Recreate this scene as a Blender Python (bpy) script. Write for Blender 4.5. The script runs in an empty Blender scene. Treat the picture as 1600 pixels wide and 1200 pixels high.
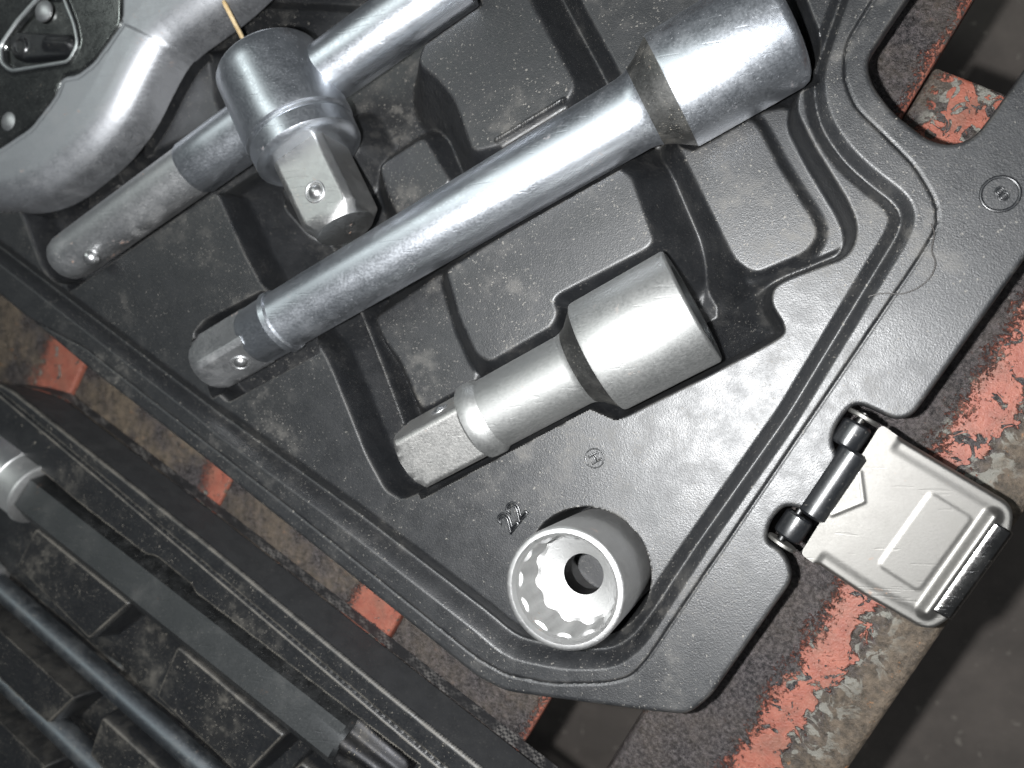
import bpy, math, random
import numpy as np
from mathutils import Matrix, Vector
random.seed(7)
sc = bpy.context.scene
S = 0.00014            # one drawing unit = 0.14 mm

# ------------------------------------------------------------------ camera
F, CX, CY, H = 1250.0, 800.0, 600.0, 1200.0
_n = np.array([460.0, -40.0, -F]); _n /= np.linalg.norm(_n)
_Z = -_n
_X = np.array([1.0, 0, 0]); _X = _X - _X.dot(_Z) * _Z; _X /= np.linalg.norm(_X)
_Y = np.cross(_Z, _X)
_R = np.array([_X, _Y, _Z])          # world <- camera
cd = bpy.data.cameras.new('camera'); cam = bpy.data.objects.new('camera', cd)
sc.collection.objects.link(cam); sc.camera = cam
cd.sensor_width = 36.0; cd.lens = 36.0 * F / 1600.0
cd.clip_start = 0.004; cd.clip_end = 60.0
m4 = Matrix.Identity(4)
for i in range(3):
    for j in range(3):
        m4[i][j] = float(_R[i, j])
m4.translation = (0, 0, H * S)
cam.matrix_world = m4
cd.dof.use_dof = True; cd.dof.focus_distance = 1190 * S; cd.dof.aperture_fstop = 15.0

# ------------------------------------------------------------------ world and lamps
w = bpy.data.worlds.new('World'); sc.world = w; w.use_nodes = True
bg = w.node_tree.nodes['Background']
bg.inputs[0].default_value = (0.86, 0.93, 1.0, 1); bg.inputs[1].default_value = 0.10
def area(name, loc, direction, size, power, color):
    l = bpy.data.lights.new(name, 'AREA'); l.shape = 'DISK'; l.size = size; l.energy = power; l.color = color
    o = bpy.data.objects.new(name, l); sc.collection.objects.link(o)
    o.location = loc; o.rotation_euler = Vector(direction).to_track_quat('-Z', 'Y').to_euler()
    return o
aim = _R @ np.array([0.10, 0.0, -1.0])
fl_l = bpy.data.lights.new('phone_flash', 'SPOT'); fl_l.energy = 4.4; fl_l.color = (.98, .99, 1.0)
fl_l.shadow_soft_size = 0.0022; fl_l.spot_size = math.radians(150); fl_l.spot_blend = .8
fl_o = bpy.data.objects.new('phone_flash', fl_l); sc.collection.objects.link(fl_o)
fl_o.location = (-108 * S, -4 * S, (H + 6) * S); fl_o.rotation_euler = Vector(aim).to_track_quat('-Z', 'Y').to_euler()
for lx, ly, lz, pw, cl in ((-0.75, 0.55, 1.5, 5.5, (.92, 1.0, .97)), (0.95, -0.25, 1.5, 3.6, (.90, .95, 1.0))):
    added_strip = area('added_strip_light', (lx, ly, lz), (-lx, -ly, -lz), 0.1, pw, cl)  # unseen strip lights, added for reflection streaks and fill on the metal
    added_strip.data.shape = 'RECTANGLE'; added_strip.data.size = 0.12; added_strip.data.size_y = 1.3
sc.view_settings.view_transform = 'Standard'; sc.view_settings.look = 'None'
sc.view_settings.exposure = 0.0; sc.view_settings.gamma = 1.0
sc.render.engine = 'CYCLES'; sc.cycles.use_denoising = True
sc.cycles.max_bounces = 6

# ------------------------------------------------------------------ helpers: projection, meshes
def P(px, py, z=0.0):
    d = _R @ np.array([px - CX, -(py - CY), -F])
    t = (z - H) / d[2]
    return np.array([d[0] * t, d[1] * t, z])
def PP(pts, z=0.0):
    return np.array([P(a, b, z)[:2] for a, b in pts])
def depth(p):
    return float(-(_R.T @ (np.asarray(p, float) - np.array([0, 0, H])))[2])
def RW(px, py, z, r):
    return r * depth(P(px, py, z)) / F
def rnd(poly, r=10.0, n=4, closed=True):
    poly = np.asarray(poly, float); N = len(poly); out = []
    for i in range(N):
        if not closed and i in (0, N - 1):
            out.append(poly[i]); continue
        a, b, c = poly[i - 1], poly[i], poly[(i + 1) % N]
        la, lc = np.linalg.norm(a - b), np.linalg.norm(c - b)
        p0 = b + (a - b) / la * min(r, .45 * la); p1 = b + (c - b) / lc * min(r, .45 * lc)
        for k in range(n + 1):
            t = k / n
            out.append((1 - t) ** 2 * p0 + 2 * t * (1 - t) * b + t * t * p1)
    return np.array(out)
def sd_poly(poly, X, Y, margin=60.0):
    """signed distance, negative inside; exact only within margin of the polygon's box"""
    out = np.full(X.shape, 1e4, np.float32)
    mk = (X > poly[:, 0].min() - margin) & (X < poly[:, 0].max() + margin) & \
         (Y > poly[:, 1].min() - margin) & (Y < poly[:, 1].max() + margin)
    if not mk.any():
        return out
    x = X[mk].astype(np.float32); y = Y[mk].astype(np.float32)
    d2 = np.full(x.shape, 1e9, np.float32); ins = np.zeros(x.shape, bool)
    N = len(poly)
    for i in range(N):
        ax, ay = poly[i]; bx, by = poly[(i + 1) % N]
        ex, ey = bx - ax, by - ay; L = ex * ex + ey * ey
        if L < 1e-9: continue
        wx = x - np.float32(ax); wy = y - np.float32(ay)
        t = np.clip((wx * ex + wy * ey) / L, 0, 1).astype(np.float32)
        dx = wx - t * np.float32(ex); dy = wy - t * np.float32(ey)
        np.minimum(d2, dx * dx + dy * dy, out=d2)
        if ay != by:
            c = ((ay > y) != (by > y)) & (wx < np.float32(ex / ey) * wy)
            ins ^= c
    d = np.sqrt(d2); d[ins] *= -1
    out[mk] = d
    return out
def sd_line(line, X, Y, margin=60.0, widths=None):
    """distance to a polyline (and the width interpolated along it)"""
    line = np.asarray(line, float)
    D = np.full(X.shape, 1e4, np.float32); Wd = np.ones(X.shape, np.float32)
    for i in range(len(line) - 1):
        (ax, ay), (bx, by) = line[i], line[i + 1]
        mk = (X > min(ax, bx) - margin) & (X < max(ax, bx) + margin) & (Y > min(ay, by) - margin) & (Y < max(ay, by) + margin)
        if not mk.any(): continue
        ex, ey = bx - ax, by - ay; L = ex * ex + ey * ey
        if L < 1e-9: continue
        wx = X[mk] - ax; wy = Y[mk] - ay
        t = np.clip((wx * ex + wy * ey) / L, 0, 1)
        d = np.sqrt((wx - t * ex) ** 2 + (wy - t * ey) ** 2)
        cur = D[mk]; better = d < cur
        cur[better] = d[better]; D[mk] = cur
        if widths is not None:
            ww = widths[i] + (widths[i + 1] - widths[i]) * t
            cw = Wd[mk]; cw[better] = ww[better]; Wd[mk] = cw
    return (D, Wd) if widths is not None else D
def sst(t):
    t = np.clip(t, 0, 1); return t * t * (3 - 2 * t)

def base_of(parent):
    o = np.zeros(3)
    while parent is not None:
        o += np.array(parent.location); parent = parent.parent
    return o / S
def link(name, me, mat, parent=None):
    o = bpy.data.objects.new(name, me); sc.collection.objects.link(o)
    if mat: me.materials.append(mat)
    if parent is not None: o.parent = parent
    return o
def mesh(name, V, Fs, mat, parent=None, smooth=True, angle=38):
    V = (np.asarray(V, float) - base_of(parent)) * S
    me = bpy.data.meshes.new(name)
    me.from_pydata([tuple(v) for v in V], [], [tuple(int(i) for i in f) for f in Fs])
    me.validate()
    if smooth:
        me.shade_smooth(); me.set_sharp_from_angle(angle=math.radians(angle))
    return link(name, me, mat, parent)
def thing(name, label, cat, base, group=None):
    o = bpy.data.objects.new(name, None); sc.collection.objects.link(o)
    o.empty_display_size = 0.01
    o.location = tuple(float(c) * S for c in base); o['label'] = label; o['category'] = cat
    if group: o['group'] = group
    return o
def tag(o, label, cat, group=None):
    o['label'] = label; o['category'] = cat
    if group: o['group'] = group
    return o

def hf(name, outline, step, zfun, mat, parent=None, skirt=None, holes=(), smooth_angle=None):
    """a moulded or pressed sheet: fine grid inside an outline, border drawn onto the outline, edge turned down by skirt"""
    mn = outline.min(0) - 2 * step; mx = outline.max(0) + 2 * step
    nx = int((mx[0] - mn[0]) / step) + 2; ny = int((mx[1] - mn[1]) / step) + 2
    gx = mn[0] + np.arange(nx) * step; gy = mn[1] + np.arange(ny) * step
    X, Y = np.meshgrid(gx, gy)
    def SD(x, y):
        d = sd_poly(outline, x, y)
        for h in holes: d = np.maximum(d, -sd_poly(h, x, y))
        return d
    cX = (X[:-1, :-1] + X[1:, 1:]) / 2; cY = (Y[:-1, :-1] + Y[1:, 1:]) / 2
    keep = SD(cX, cY) < 0
    idx = np.arange(nx * ny).reshape(ny, nx)
    q = np.stack([idx[:-1, :-1][keep], idx[:-1, 1:][keep], idx[1:, 1:][keep], idx[1:, :-1][keep]], 1)
    used = np.unique(q); remap = np.full(nx * ny, -1, np.int64); remap[used] = np.arange(len(used)); q = remap[q]
    x = X.ravel()[used]; y = Y.ravel()[used]
    e = np.concatenate([q[:, [0, 1]], q[:, [1, 2]], q[:, [2, 3]], q[:, [3, 0]]])
    key = np.sort(e, 1); code = key[:, 0] * (len(used) + 1) + key[:, 1]
    u, inv, cnt = np.unique(code, return_inverse=True, return_counts=True)
    be = e[cnt[inv] == 1]; bv = np.unique(be)
    for _ in range(2):
        bx, by = x[bv], y[bv]; d = SD(bx, by); ee = 0.4
        gx_ = (SD(bx + ee, by) - SD(bx - ee, by)) / (2 * ee); gy_ = (SD(bx, by + ee) - SD(bx, by - ee)) / (2 * ee)
        L = np.sqrt(gx_ ** 2 + gy_ ** 2) + 1e-6
        mv = np.clip(d, -1.6 * step, 1.6 * step)
        x[bv] = bx - mv * gx_ / L; y[bv] = by - mv * gy_ / L
    z = np.asarray(zfun(x, y), float)
    V = np.stack([x, y, z], 1); quads = q
    if skirt is not None:
        bi = np.full(len(x), -1, np.int64); bi[bv] = len(x) + np.arange(len(bv))
        V2 = V[bv].copy(); V2[:, 2] = V2[:, 2] - skirt
        V = np.concatenate([V, V2])
        quads = np.concatenate([q, np.stack([be[:, 1], be[:, 0], bi[be[:, 0]], bi[be[:, 1]]], 1)])
    V = (V - base_of(parent)) * S
    me = bpy.data.meshes.new(name)
    me.vertices.add(len(V)); me.vertices.foreach_set('co', V.astype(np.float32).ravel())
    me.loops.add(len(quads) * 4); me.loops.foreach_set('vertex_index', quads.astype(np.int32).ravel())
    me.polygons.add(len(quads)); me.polygons.foreach_set('loop_start', (np.arange(len(quads)) * 4).astype(np.int32))
    me.update(calc_edges=True); me.validate()
    me.shade_smooth()
    if skirt is not None or smooth_angle: me.set_sharp_from_angle(angle=math.radians(smooth_angle or 62))
    return link(name, me, mat, parent)

def frame(p0, p1, roll=0.0):
    p0 = np.asarray(p0, float); a = np.asarray(p1, float) - p0; L = np.linalg.norm(a); a /= L
    up = np.array([0, 0, 1.0])
    if abs(a[2]) > .9: up = np.array([0, 1.0, 0])
    u = np.cross(up, a); u /= np.linalg.norm(u); v = np.cross(a, u)
    c, s = math.cos(roll), math.sin(roll)
    return p0, a, u * c + v * s, -u * s + v * c, L
def lathe(name, p0, p1, prof, mat, parent=None, seg=96, rfun=None, roll=0.0, caps=(True, True), angle=38):
    """prof: (s, r) along the axis from p0; rfun(theta, s, r) may cut flats or flutes"""
    o, a, u, v, L = frame(p0, p1, roll)
    th = np.arange(seg) * 2 * math.pi / seg; V = []; Fs = []
    for s, r in prof:
        rr = np.full(seg, r) if rfun is None else rfun(th, s, r)
        V.append(o + a * s + np.outer(rr * np.cos(th), u) + np.outer(rr * np.sin(th), v))
    V = np.concatenate(V); n = len(prof)
    for i in range(n - 1):
        for j in range(seg):
            k = (j + 1) % seg
            Fs.append((i * seg + j, i * seg + k, (i + 1) * seg + k, (i + 1) * seg + j))
    if caps[0]: Fs.append(tuple(range(seg - 1, -1, -1)))
    if caps[1]: Fs.append(tuple((n - 1) * seg + j for j in range(seg)))
    return mesh(name, V, Fs, mat, parent, True, angle)
def square(half, r_in=1.0):
    def f(th, s, r):
        return np.minimum(r, half / np.maximum(np.abs(np.cos(th)), np.abs(np.sin(th))))
    return f
def sphere(name, c, r, mat, parent, squash=None, seg=32):
    c = np.asarray(c, float); V = []; Fs = []; n = 16
    for i in range(n + 1):
        ph = math.pi * i / n
        for j in range(seg):
            t = 2 * math.pi * j / seg
            V.append(c + r * np.array([math.sin(ph) * math.cos(t), math.sin(ph) * math.sin(t), math.cos(ph)]))
    for i in range(n):
        for j in range(seg):
            k = (j + 1) % seg
            Fs.append((i * seg + j, (i + 1) * seg + j, (i + 1) * seg + k, i * seg + k))
    return mesh(name, V, Fs, mat, parent, True, 80)
def bevel_box(name, size, mat, parent=None, bevel=6.0, seg=3):
    import bmesh
    bm = bmesh.new(); bmesh.ops.create_cube(bm, size=1.0)
    for v in bm.verts: v.co = Vector((v.co.x * size[0] * S, v.co.y * size[1] * S, v.co.z * size[2] * S))
    bmesh.ops.bevel(bm, geom=list(bm.edges), offset=bevel * S, segments=seg, profile=.5, affect='EDGES')
    me = bpy.data.meshes.new(name); bm.to_mesh(me); bm.free()
    me.shade_smooth(); me.set_sharp_from_angle(angle=math.radians(50))
    return link(name, me, mat, parent)

# ------------------------------------------------------------------ materials
class NT:
    def __init__(s, name):
        s.m = bpy.data.materials.new(name); s.m.use_nodes = True
        s.t = s.m.node_tree; s.b = s.t.nodes['Principled BSDF']
        s.tc = s.t.nodes.new('ShaderNodeTexCoord')
        s.co = s.tc.outputs['Object']
    def L(s, a, b): s.t.links.new(a, b)
    def noise(s, size, detail=4.0, rough=.55, off=0.0, dist=0.0, co=None):
        n = s.t.nodes.new('ShaderNodeTexNoise'); n.inputs['Scale'].default_value = 1.0 / (size * S)
        n.inputs['Detail'].default_value = detail; n.inputs['Roughness'].default_value = rough
        n.inputs['Distortion'].default_value = dist
        c = co or s.co
        if off:
            v = s.t.nodes.new('ShaderNodeVectorMath'); v.operation = 'ADD'; v.inputs[1].default_value = (off * S, off * 1.7 * S, -off * .6 * S)
            s.L(c, v.inputs[0]); c = v.outputs[0]
        s.L(c, n.inputs['Vector']); return n.outputs['Fac']
    def stretch(s, scale, rotz=0.0):
        mp = s.t.nodes.new('ShaderNodeMapping'); mp.inputs['Scale'].default_value = scale
        mp.inputs['Rotation'].default_value = (0, 0, rotz)
        s.L(s.co, mp.inputs['Vector']); return mp.outputs[0]
    def vor(s, size, feature='F1'):
        n = s.t.nodes.new('ShaderNodeTexVoronoi'); n.feature = feature; n.inputs['Scale'].default_value = 1.0 / (size * S)
        s.L(s.co, n.inputs['Vector']); return n.outputs['Distance']
    def ramp(s, x, lo, hi, a=0.0, b=1.0, smooth=True):
        n = s.t.nodes.new('ShaderNodeMapRange'); n.interpolation_type = 'SMOOTHSTEP' if smooth else 'LINEAR'
        n.inputs['From Min'].default_value = lo; n.inputs['From Max'].default_value = hi
        n.inputs['To Min'].default_value = a; n.inputs['To Max'].default_value = b
        s.L(x, n.inputs['Value']); return n.outputs['Result']
    def math(s, op, a, b=None):
        n = s.t.nodes.new('ShaderNodeMath'); n.operation = op
        for i, v in enumerate((a, b)):
            if v is None: continue
            if isinstance(v, (int, float)): n.inputs[i].default_value = v
            else: s.L(v, n.inputs[i])
        return n.outputs[0]
    def mix(s, f, a, b):
        n = s.t.nodes.new('ShaderNodeMix'); n.data_type = 'RGBA'
        for k, v in ((0, f), (6, a), (7, b)):
            if isinstance(v, (int, float)): n.inputs[k].default_value = v
            elif isinstance(v, tuple): n.inputs[k].default_value = v + (1,)
            else: s.L(v, n.inputs[k])
        return n.outputs[2]
    def mixf(s, f, a, b):
        n = s.t.nodes.new('ShaderNodeMix'); n.data_type = 'FLOAT'
        for k, v in ((0, f), (2, a), (3, b)):
            if isinstance(v, (int, float)): n.inputs[k].default_value = v
            else: s.L(v, n.inputs[k])
        return n.outputs[0]
    def bump(s, h, strength, dist_units, prev=None):
        n = s.t.nodes.new('ShaderNodeBump'); n.inputs['Strength'].default_value = strength
        n.inputs['Distance'].default_value = dist_units * S
        s.L(h, n.inputs['Height'])
        if prev is not None: s.L(prev, n.inputs['Normal'])
        return n.outputs['Normal']
    def point(s):
        g = s.t.nodes.new('ShaderNodeNewGeometry'); return g.outputs['Pointiness']
    def set(s, **k):
        names = dict(color='Base Color', rough='Roughness', metal='Metallic', normal='Normal', spec='Specular IOR Level')
        for a, v in k.items():
            i = s.b.inputs[names[a]]
            if isinstance(v, (int, float)): i.default_value = v
            elif isinstance(v, tuple): i.default_value = v + (1,)
            else: s.L(v, i)
        return s.m

def plastic(name, col=(.0055, .0061, .0072), rough=.475, dust=.6, grain=.42, edge=1.0, dustcol=(.21, .195, .17)):
    n = NT(name)
    big = n.noise(170, 5, .6); mid = n.noise(34, 6, .65, off=300); fine = n.noise(5, 3, .6, off=90)
    patch = n.math('MULTIPLY', n.ramp(big, .47, .70), n.ramp(mid, .46, .66))
    patch = n.math('MULTIPLY', patch, .36 * dust)
    haze = n.math('MULTIPLY', n.math('ADD', n.ramp(fine, .42, .72), n.ramp(big, .45, .70)), .035 * dust)
    speck = n.math('MULTIPLY', n.ramp(n.noise(3.6, 1.5, .5, off=511), .655, .72), n.ramp(big, .38, .58, .22, 1.0))
    speck = n.math('MAXIMUM', speck, n.math('MULTIPLY', n.ramp(n.noise(8, 2, .6, off=1511), .70, .74), .8))
    speck = n.math('MULTIPLY', speck, dust)
    f = n.math('MAXIMUM', n.math('ADD', patch, haze), speck)
    if edge:
        ed = n.math('MULTIPLY', n.ramp(n.point(), .512, .512 + .045 / edge), n.ramp(mid, .35, .62, .15 * edge, 1.0))
        f = n.math('MAXIMUM', f, n.math('MULTIPLY', ed, .30 * dust * edge))
    if edge:
        f = n.math('MAXIMUM', f, n.math('MULTIPLY', n.math('MULTIPLY', n.ramp(n.point(), .44, .485, 1, 0), n.ramp(n.noise(18, 5, .7, off=640), .45, .62)), .13 * dust))
    gm = n.t.nodes.new('ShaderNodeNewGeometry'); sx = n.t.nodes.new('ShaderNodeSeparateXYZ'); n.L(gm.outputs['Normal'], sx.inputs[0])
    f = n.math('MULTIPLY', f, n.ramp(sx.outputs[2], .40, .95, .28, 1.0))
    f = n.math('MINIMUM', f, .9)
    c = n.mix(f, col, dustcol)
    r = n.mixf(f, rough, .85)
    r = n.math('ADD', r, n.ramp(mid, .3, .7, -.05, .06))
    nb = n.bump(n.noise(2.1, 1.0, .5, off=37), grain, .8)
    nb = n.bump(n.noise(130, 2, .4, off=11), .10, 5, nb)
    sc1 = n.ramp(n.noise(9, 2, .5, off=81, co=n.stretch((.035, 1, 1), .6)), .71, .74)
    nb = n.bump(sc1, .12, -1.0, nb)
    return n.set(color=c, rough=r, normal=nb, spec=.74)

def metal(name, col=(.60, .61, .63), rough=.34, dust=.4, rust=.15, grain=.10, dustcol=(.27, .24, .19), streak=None):
    n = NT(name)
    big = n.noise(120, 5, .6); mid = n.noise(26, 6, .65, off=200); fine = n.noise(4, 2, .5, off=61)
    patch = n.math('MULTIPLY', n.math('MULTIPLY', n.ramp(big, .42, .74), n.ramp(mid, .30, .80)), .38 * dust)
    sp = n.math('MULTIPLY', n.ramp(n.noise(2.9, 1.5, .5, off=151), .68, .74), n.ramp(big, .35, .62, .35, .95))
    f = n.math('MAXIMUM', patch, n.math('MULTIPLY', sp, min(1, dust * 1.1)))
    rs = n.math('MULTIPLY', n.math('MULTIPLY', n.ramp(n.noise(44, 5, .7, off=777), .62, .70), n.ramp(n.noise(7, 3, .6, off=70), .48, .62)), min(1.0, rust * 2.5))
    c = n.mix(f, n.mix(n.ramp(mid, .30, .75), col, tuple(x * .94 for x in col)), dustcol)
    c = n.mix(rs, c, (.34, .13, .03))
    ff = n.math('MAXIMUM', f, rs)
    r = n.mixf(ff, n.math('ADD', n.ramp(mid, .25, .78, rough - .02, rough + .04), n.ramp(fine, .3, .7, -.03, .04)), .8)
    nb = n.bump(n.noise(3.4, 2, .6, off=17), grain, .8)
    nb = n.bump(n.noise(60, 2, .5, off=47), .04, 3, nb)
    for k, an in enumerate((.4, -.9, 1.7)):
        nb = n.bump(n.ramp(n.noise(7, 1, .5, off=81 + 60 * k, co=n.stretch((.03, 1, 1), an)), .70, .73), .16, -.8, nb)
    return n.set(color=c, rough=r, metal=n.mixf(ff, 1.0, 0.0), normal=nb)

PL = plastic('black_plastic')
PL2 = plastic('black_plastic_dusty', rough=.42, dust=.95, grain=.2, edge=1.9, dustcol=(.15, .135, .11))
PLS = plastic('black_plastic_smooth', rough=.33, dust=.35, grain=.08, edge=False)
CHR = metal('satin_chrome', (.50, .525, .56), .37, .30, .10, grain=.04)
CHRT = metal('bright_chrome', (.52, .545, .58), .35, .22, .12, grain=.03)
CHR2 = metal('satin_chrome_worn', (.50, .505, .51), .43, .7, .35, dustcol=(.22, .195, .16))
NIK = metal('satin_nickel', (.375, .378, .37), .54, .12, .06, grain=.07)
NIKW = metal('worn_nickel', (.45, .445, .43), .46, .35, .25, grain=.3)
SOCK = metal('socket_nickel', (.44, .44, .435), .50, .60, .14, grain=.12)
SOCKIN = metal('broached_steel', (.40, .40, .395), .60, .25, .9, grain=.35)
BORE = metal('dark_bore', (.05, .05, .05), .4, .5, .2)
SHLD = metal('shaded_shoulder', (.15, .15, .145), .45, .9, .1)  # shade of shoulders turned from the flash, put into the base colour under dust
BALL = metal('polished_ball', (.55, .55, .55), .33, .12, .15)
DARKCH = metal('dark_cover_plate', (.17, .175, .17), .20, .40, .12, grain=.05, dustcol=(.13, .12, .10))
STEEL = metal('latch_steel', (.20, .194, .182), .52, .10, .16, grain=.10)
MIRR = metal('latch_roll_steel', (.20, .195, .19), .16, .25, .05, grain=.06)
SHAFT = metal('blued_shaft', (.15, .165, .18), .45, .7, .1)

# ------------------------------------------------------------------ floor and steel bench
ZB = -170.0
ZF = -1500.0
fl = NT('concrete_floor')
fspk = fl.ramp(fl.noise(26, 3, .6, off=70), .66, .70)
fl.set(color=fl.mix(fl.math('MULTIPLY', fspk, .6), fl.mix(fl.ramp(fl.noise(260, 6, .6), .35, .7), (.062, .053, .046), (.098, .083, .072)), (.20, .18, .155)), rough=.8,
       normal=fl.bump(fl.noise(50, 5, .6), .3, 12))
g = 9000.0
floor = mesh('floor', [(-g, -g, ZF), (g, -g, ZF), (g, g, ZF), (-g, g, ZF)], [(0, 1, 2, 3)], fl.m, None, False)
floor['kind'] = 'structure'

def bench_mat(name, lo, hi, soft_l, soft_r, amount=1.0, brown=.5, fl=0.0):
    """old steel; red-orange paint left in a band across the bar between lo and hi (units across, local x)"""
    n = NT(name); n_grit = .6
    sep = n.t.nodes.new('ShaderNodeSeparateXYZ'); n.L(n.co, sep.inputs[0])
    x = n.math('MULTIPLY', sep.outputs[0], 1.0 / S)
    wob = n.ramp(n.noise(44, 5, .6, dist=.9), .25, .75, -1, 1, False)
    wl = n.math('ADD', x, n.math('MULTIPLY', wob, soft_l)); wr = n.math('ADD', x, n.math('MULTIPLY', wob, soft_r))
    sm = n.ramp(n.noise(60, 4, .6, off=31), .25, .75, -1, 1, False)
    fd = n.ramp(n.math('ADD', x, n.math('MULTIPLY', sm, soft_l * .35)), lo - soft_l * .6, lo + soft_l * .6, 0, 1, False)
    fade = n.ramp(n.math('ADD', fd, n.math('MULTIPLY', n.ramp(n.noise(5, 4, .75, off=12), .25, .75, -1, 1, False), .55)), .35, .75)
    cut = n.ramp(wr, hi - 3, hi + 3, 1, 0)
    flake = n.ramp(n.noise(34, 5, .6, off=400, dist=1.2), .585 - fl, .60 - fl, 1, 0)
    speckle = n.ramp(n.noise(9, 4, .7, off=30), .30, .50, .35, 1)
    paint = n.math('MULTIPLY', n.math('MULTIPLY', fade, cut), n.math('MULTIPLY', flake, amount))
    paint = n.math('MULTIPLY', paint, n.mixf(fade, speckle, 1.0))
    a = n.noise(14, 8, .75, off=50); b = n.noise(110, 5, .6, off=900); c_ = n.noise(5, 4, .7, off=5)
    steel = n.mix(n.ramp(n.noise(7, 5, .8, off=850), .36, .66), (.012, .011, .0115), (.085, .074, .074))
    rusty = n.mix(n.ramp(a, .34, .68), (.034, .026, .017), (.125, .095, .066))
    rusty = n.mix(n.ramp(n.noise(20, 5, .7, off=640), .60, .72), rusty, (.26, .12, .045))
    right = n.ramp(wr, hi - 20, hi + 40)
    bw = n.math('MAXIMUM', n.math('MULTIPLY', n.ramp(b, .36, .62), brown), n.math('MULTIPLY', right, .85))
    basec = n.mix(bw, steel, rusty)
    basec = n.mix(n.math('MULTIPLY', n.ramp(wr, hi + 95, hi + 135), .75), basec, n.mix(n.ramp(n.noise(16, 5, .7, off=77), .38, .62), (.05, .035, .025), (.24, .13, .06)))
    # bare zinc-grey rims where the paint has chipped
    grey = n.math('MULTIPLY', n.math('MULTIPLY', n.ramp(wr, lo, lo + 20), n.ramp(wr, hi + 10, hi + 60, 1, 0)), n.ramp(n.noise(26, 5, .6, off=420, dist=1.0), .50, .56))
    basec = n.mix(n.math('MULTIPLY', grey, .8), basec, (.20, .195, .17))
    red = n.mix(n.ramp(n.noise(28, 5, .6, off=222), .3, .75), (.170, .046, .029), (.235, .078, .050))
    red = n.mix(n.ramp(c_, .62, .75), red, (.18, .06, .04))
    red = n.mix(n.math('MULTIPLY', n.ramp(n.noise(46, 6, .7, off=333), .42, .70), .55), red, (.10, .055, .038))
    red = n.mix(n.math('MULTIPLY', n.ramp(n.noise(3, 2, .6, off=933), .55, .75), .35), red, (.30, .16, .12))
    col = n.mix(paint, basec, red)
    hgt = n.math('ADD', n.math('MULTIPLY', paint, .6), n.mixf(paint, a, .5))
    nb = n.bump(hgt, .9, 6.0); nb = n.bump(n.noise(4.5, 3, .7, off=9), n_grit, 2.2, nb)
    bare = n.math('MULTIPLY', n.math('SUBTRACT', 1.0, paint), n.math('SUBTRACT', 1.0, bw))
    return n.set(color=col, rough=n.mixf(bare, n.mixf(paint, n.ramp(a, .3, .7, .55, .8), .55), .40), metal=n.math('MULTIPLY', bare, .45), normal=nb)

bench = thing('steel_bench', 'rusty grey steel bench with flaking red orange paint under the tool case', 'bench', (0, 0, ZF + 2))
e0, e1 = P(1330, 1200, ZB), P(1493, 962, ZB)
tdir = (e1 - e0)[:2]; tdir /= np.linalg.norm(tdir)          # along the bars
ndir = np.array([tdir[1], -tdir[0]])                        # across, to the right
ang = math.atan2(tdir[1], tdir[0]) - math.pi / 2
def across(px, py): return float(P(px, py, ZB)[:2] @ ndir)
def along(px, py): return float(P(px, py, ZB)[:2] @ tdir)
def bar(x0, x1, y0, y1, ztop, mat, thick=46, bevel=7.0):
    o = bevel_box('steel_bar', (x1 - x0, y1 - y0, thick), mat, bench, bevel, 4)
    c = ndir * (x0 + x1) / 2 + tdir * (y0 + y1) / 2
    o.location = Vector(((c[0]) * S, (c[1]) * S, (ztop - thick / 2 - (ZF + 2)) * S)); o.rotation_euler = (0, 0, ang)
    return o
b1, b2, b3, b4 = across(122, 592), across(349, 773), across(616, 982), (across(840, 1125) + across(1495, 48)) / 2
p0, p1 = across(975, 1158), across(1410, 1083)
Y0, Y1 = along(700, 1700), along(1700, -500)
def mk(name, wd, lo, hi, sl, sr, **k): return bench_mat(name, lo - wd / 2, hi - wd / 2, sl, sr, **k)
w1 = 330
bar(b1 - w1, b1 - 2, Y0, Y1, ZB + 3, mk('bench_paint_a', w1, w1 - 120, w1 + 40, 60, 10, brown=.9))
w2 = b2 - b1 - 4
bar(b1 + 2, b2 - 2, Y0, Y1, ZB - 3, mk('bench_paint_b', w2, w2 - 62, w2 + 40, 45, 10, brown=1.0))
w3 = b3 - b2 - 4
bar(b2 + 2, b3 - 2, Y0, Y1, ZB, mk('bench_paint_c', w3, w3 - 105, w3 + 40, 30, 10, brown=.75))
w4 = b4 - b3 - 4
bar(b3 + 2, b4 - 2, Y0, Y1, ZB - 2, mk('bench_paint_d', w4, w4 - 10, w4 + 40, 34, 10, brown=.35))
w5 = p1 - p0
bm_a = across(1245, 1090) - p0
bar(p0, p1, Y0, Y1, ZB, mk('bench_paint_e', w5, bm_a - 34, bm_a + 30, 44, 34, brown=.18), 50, 16.0)
yc0, yc1 = along(1080, 700), along(1517, 122)
o = bar(b4 + 1, p0 - 1, yc0, yc1, ZB - 6, mk('bench_paint_f', p0 - b4, 20, p0 - b4 + 40, 40, 10, brown=.6, fl=.10))
# legs of the bench stand on the floor, out of the picture
for (xx, yy) in ((b1 - 200, Y0 + 120), (b1 - 200, Y1 - 120), (p1 - 80, Y0 + 120), (p1 - 80, Y1 - 120)):
    lg = bevel_box('leg', (60, 60, ZB - 50 - ZF), bpy.data.materials['bench_paint_d'], bench, 4, 2)
    c = ndir * xx + tdir * yy
    lg.location = Vector((c[0] * S, c[1] * S, ((ZB - 50 - ZF) / 2) * S)); lg.rotation_euler = (0, 0, ang)
for yy in (Y0 + 120, Y1 - 120):
    rl = bevel_box('cross_rail', (p1 - b1 + 420, 60, 40), bpy.data.materials['bench_paint_d'], bench, 4, 2)
    c = ndir * (p1 + b1 - 300) / 2 + tdir * yy
    rl.location = Vector((c[0] * S, c[1] * S, (ZB - 72 - ZF) * S)); rl.rotation_euler = (0, 0, ang)

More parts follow.
